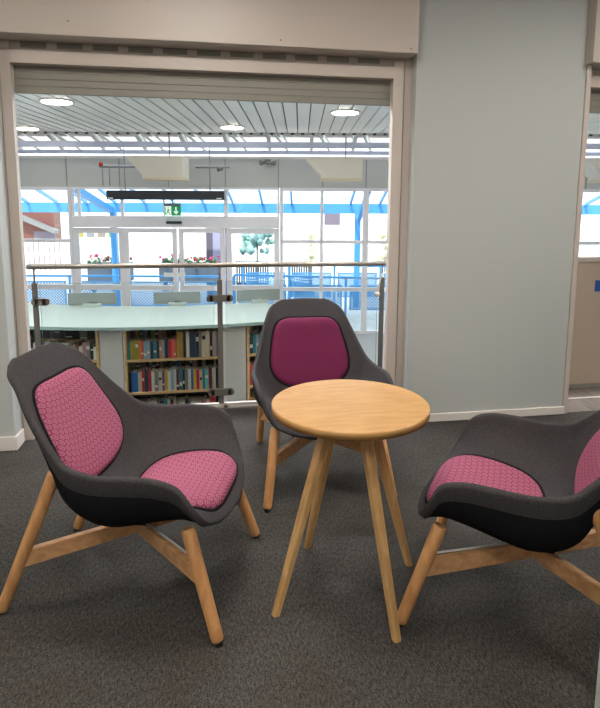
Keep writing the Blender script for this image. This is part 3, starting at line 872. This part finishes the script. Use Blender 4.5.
for X in (1.40, -4.56, 6.3):
    MB().box(X-.07, X+.07, .0, .14, -1.0, 1.31).build('column', M['blue'], e)
# railings
def railing(X0, X1, D, ztop, lab, ramp=0):
    e = farthing('metal_railing', (X0+X1)/2, D, -1.0); tag(e, lab, 'railing', 'blue mesh railings outside the glass')
    L = (X1-X0)/2; h = ztop+1.0
    MB().bar((-L, 0, h+ramp), (L, 0, h-ramp), .05, .05).build('top_rail', M['blue'], e)
    n = max(2, round(2*L/1.25)); st = 2*L/n
    for i in range(n+1):
        x = -L+st*i; zz = h+ramp*(1-2*i/n)
        MB().box(x-.025, x+.025, -.025, .025, 0, zz).build('post', M['blue'], e)
    for i in range(n):
        a, c = -L+st*i+.09, -L+st*(i+1)-.09; zb, zt = .12, h-.12-abs(ramp)
        m = MB()
        m.box(a, c, -.012, .012, zt-.03, zt).box(a, c, -.012, .012, zb, zb+.03).box(a, a+.03, -.012, .012, zb, zt).box(c-.03, c, -.012, .012, zb, zt)
        hh = zt-zb; x = a-hh
        while x < c:
            for s in (0, 1):
                xa, xb = x, x+hh
                ta, tb = max(0, (a-xa)/hh), min(1, (c-xa)/hh)
                if tb > ta+.02:
                    p, q = (xa+ta*hh, zb+ta*hh), (xa+tb*hh, zb+tb*hh)
                    if s: p, q = (p[0], zt-(p[1]-zb)), (q[0], zt-(q[1]-zb))
                    m.bar((p[0], 0, p[1]), (q[0], 0, q[1]), .022, .006, up=(0, 1, 0))
            x += .07
        m.build('mesh_panel', M['blue'], e)
railing(-8.0, -1.6, 13.4, -.17, 'blue mesh railing outside the doors at the left')
railing(-1.5, 3.6, 13.0, -.13, 'blue mesh ramp railing outside the windows behind the far chair', ramp=.05)
railing(-1.5, 4.5, 14.9, -.05, 'second blue ramp railing further back at the right', ramp=.06)
# picket fence pieces
def picket(X0, X1, D, z1, lab):
    e = farthing('picket_fence', (X0+X1)/2, D, -1.0); tag(e, lab, 'fence', 'white slatted fences outside')
    L = (X1-X0)/2; m = MB(); x = -L
    while x < L:
        m.box(x, x+.12, -.01, .01, 0, z1+1); x += .155
    m.build('pickets', M['lwhite'], e)
    MB().box(-L, L, .01, .05, .3, .4).box(-L, L, .01, .05, z1+.5, z1+.6).build('rail', M['lwhite'], e)
picket(-9.3, -6.9, 17, .50, 'white slatted fence in front of the brick house')
picket(-6.8, -5.3, 17, .55, 'white slatted fence below the row of small posters')
e = farthing('poster_row', -6.05, 17.0, .55); tag(e, 'row of four small square posters above the white fence', 'poster')
for i, c in enumerate(('olive', 'grey', 'taupe', 'green')):
    MB().box(-.62+.33*i, -.38+.33*i, 0, .02, 0, .2).build('poster', bmat(c), e)
e = farthing('brick_house', -10.5, 22, -1.0); tag(e, 'red brick house with a grey sloping stair at the far left', 'building')
MB().box(-2.5, 1.1, 0, .6, 0, 2.3).build('wall', M['brick'], e)
MB().bar((-.6, -.3, 2.3), (1.3, -.3, 1.5), .4, .14).build('stair', M['grey'], e)
MB().box(.3, 1.1, -.03, 0, .9, 1.5).build('window', M['dkwin'], e)
e = farthing('white_house', 2.2, 24, -1.0); tag(e, 'pale house with dark and cream windows at the right outside', 'building')
MB().box(-4.6, 9, 0, 4, 0, 2.9).build('wall', M['lwhite'], e)
MB().box(-1.2, -.55, -.03, 0, 1.75, 2.5).build('window', M['dkwin'], e)
MB().box(-.45, .25, -.02, 0, 1.8, 2.4).build('window', M['cream'], e)
MB().box(1.5, 6.0, -.3, 0, 1.3, 1.5).build('ledge', M['grey'], e)
e = farthing('dark_doorway', -2.18, 15.2, -1.0); tag(e, 'dark framed doorway panel outside the sliding doors', 'doorway')
MB().box(-.32, .32, 0, .05, 0, 1.95).build('frame', M['dkwin'], e)
MB().box(-.14, .2, -.01, 0, .3, 1.8).build('pane', mat('pale_reflection_glass', (170, 165, 185), .2), e)
def flowerbox(X0, X1, D, z0, z1, lab):
    e = farthing('flower_planter', (X0+X1)/2, D, -1.0); tag(e, lab, 'planter', 'flower planters outside the doors')
    L = (X1-X0)/2
    V = [(-L, 0), (L, 0), (L*.96, -1), (-L*.92, -1)]
    MB().box(-L, L, -.2, .2, z0+1, z1+1).box(-L*.9, -L*.8, -.1, .1, 0, z0+1).box(L*.8, L*.9, -.1, .1, 0, z0+1).build('trough', M['planter'], e)
    m = MB()
    for i in range(int(L*60)):
        m.ico((random.uniform(-L, L), random.uniform(-.2, .2), z1+1+random.uniform(0, .12)), random.uniform(.03, .06), sub=1, jit=.3)
    m.build('foliage', M['leaf'], e)
    for c in ('flower', 'flowerred'):
        m = MB()
        for i in range(int(L*18)):
            m.ico((random.uniform(-L, L), random.uniform(-.22, .1), z1+1+random.uniform(.05, .2)), random.uniform(.025, .045), sub=1, jit=.2)
        m.build('blossoms', M[c], e)
flowerbox(-5.35, -4.30, 14.5, -.42, .04, 'slate planter with pink flowers outside the left glass panel')
flowerbox(-3.55, -2.05, 14.5, -.42, .05, 'slate planter with flowers outside the sliding doors')
for (X0, X1, D, lab) in ((-1.75, -.9, 15.6, 'dark slatted gate seen through the fixed glass panel'), (-.3, .35, 15.6, 'dark slatted gate right of the fixed glass panel')):
    e = farthing('dark_gate', (X0+X1)/2, D, -1.0); tag(e, lab, 'gate', 'dark slatted gates outside'); L = (X1-X0)/2
    m = MB(); x = -L
    while x < L: m.box(x, x+.04, 0, .03, .3, 1.0); x += .065
    m.build('slats', M['dark'], e); MB().box(-L, L, .03, .06, .85, .95).box(-L, L, .03, .06, .0, .4).build('rail', M['dark'], e)
def shrub(X, D, z, r, m_, lab, n=40, sc=(1, 1, 1), trunk=True):
    e = farthing('shrub', X, D, -1.0); tag(e, lab, 'shrub')
    m = MB()
    for i in range(n):
        a = random.uniform(0, 2*PI); q = random.uniform(0, 1)**.5*r; zz = random.uniform(-1, 1)*r
        m.ico((q*math.cos(a)*sc[0], q*math.sin(a)*sc[1], z+1+zz*sc[2]), random.uniform(.06, .15), sub=1, jit=.35)
    m.build('foliage', m_, e)
    MB().tube((0, 0, 0), (0, 0, z+1), .03, 8).build('stem', M['brown'] if 'brown' in M else M['greyslot'], e)
shrub(-1.2, 16, .55, .38, M['teal'], 'pale teal leafy shrub seen through the fixed glass panel', 45, (1.1, .6, .9))
shrub(.3, 17, .2, .3, M['autumn'], 'faded bare shrub in front of the pale house', 14, (.5, .5, 1.6))
shrub(2.6, 17.5, .3, .35, M['autumn'], 'yellowish shrub at the right edge of the glazing', 24, (.6, .5, 1.2))
shrub(7.6, 17.5, .55, .6, M['autumn'], 'yellow autumn shrub seen through the right-hand opening', 45, (1.4, .5, .8))
e = farthing('white_house', -3.4, 31, -1.0); tag(e, 'plain white building behind the sliding doors', 'building')
MB().box(-3.5, 1.2, 0, 4, 0, 2.55).build('wall', M['lwhite'], e)
MB().box(-3.5, 1.2, -.05, 0, 1.6, 1.66).build('ledge', M['grey'], e)

# ------------------------------------------------------------------ light
w = bpy.data.worlds.new('sky'); C.world = w; w.use_nodes = True
nt = w.node_tree; bg = nt.nodes['Background']; bg.inputs[0].default_value = (.88, .95, 1, 1); bg.inputs[1].default_value = 2.2
sun = bpy.data.lights.new('sun', 'SUN'); sun.energy = 3.0; sun.angle = .02; sun.color = (1, .96, .9)
so = bpy.data.objects.new('sun', sun); COL.objects.link(so)
dv = Vector((.35, .8, -1.0)); so.rotation_euler = dv.to_track_quat('-Z', 'Y').to_euler(); so.location = (0, 0, 20)

# ------------------------------------------------------------------ camera
cam = bpy.data.cameras.new('camera'); co = bpy.data.objects.new('camera', cam); COL.objects.link(co)
cam.sensor_fit = 'VERTICAL'; cam.sensor_height = 36; cam.lens = 572.03/708*36
cam.shift_y = (289.6-354)/708; cam.clip_start = .05; cam.clip_end = 200
p_, r_ = .142328, .004719
fw = Vector((math.sin(YAW)*math.cos(p_), math.cos(YAW)*math.cos(p_), -math.sin(p_)))
rt = Vector((math.cos(YAW), -math.sin(YAW), 0)); up = rt.cross(fw)
rt2 = rt*math.cos(r_)+up*math.sin(r_); up2 = -rt*math.sin(r_)+up*math.cos(r_)
mw = Matrix(((rt2.x, up2.x, -fw.x, 0), (rt2.y, up2.y, -fw.y, 0), (rt2.z, up2.z, -fw.z, 1.45), (0, 0, 0, 1)))
co.matrix_world = mw
C.camera = co
C.view_settings.view_transform = 'Standard'; C.view_settings.look = 'None'
C.view_settings.gamma = 1; C.view_settings.exposure = .6; C.view_settings.use_curve_mapping = False
C.cycles.max_bounces = 8; C.cycles.transparent_max_bounces = 16
C.cycles.sample_clamp_indirect = 6
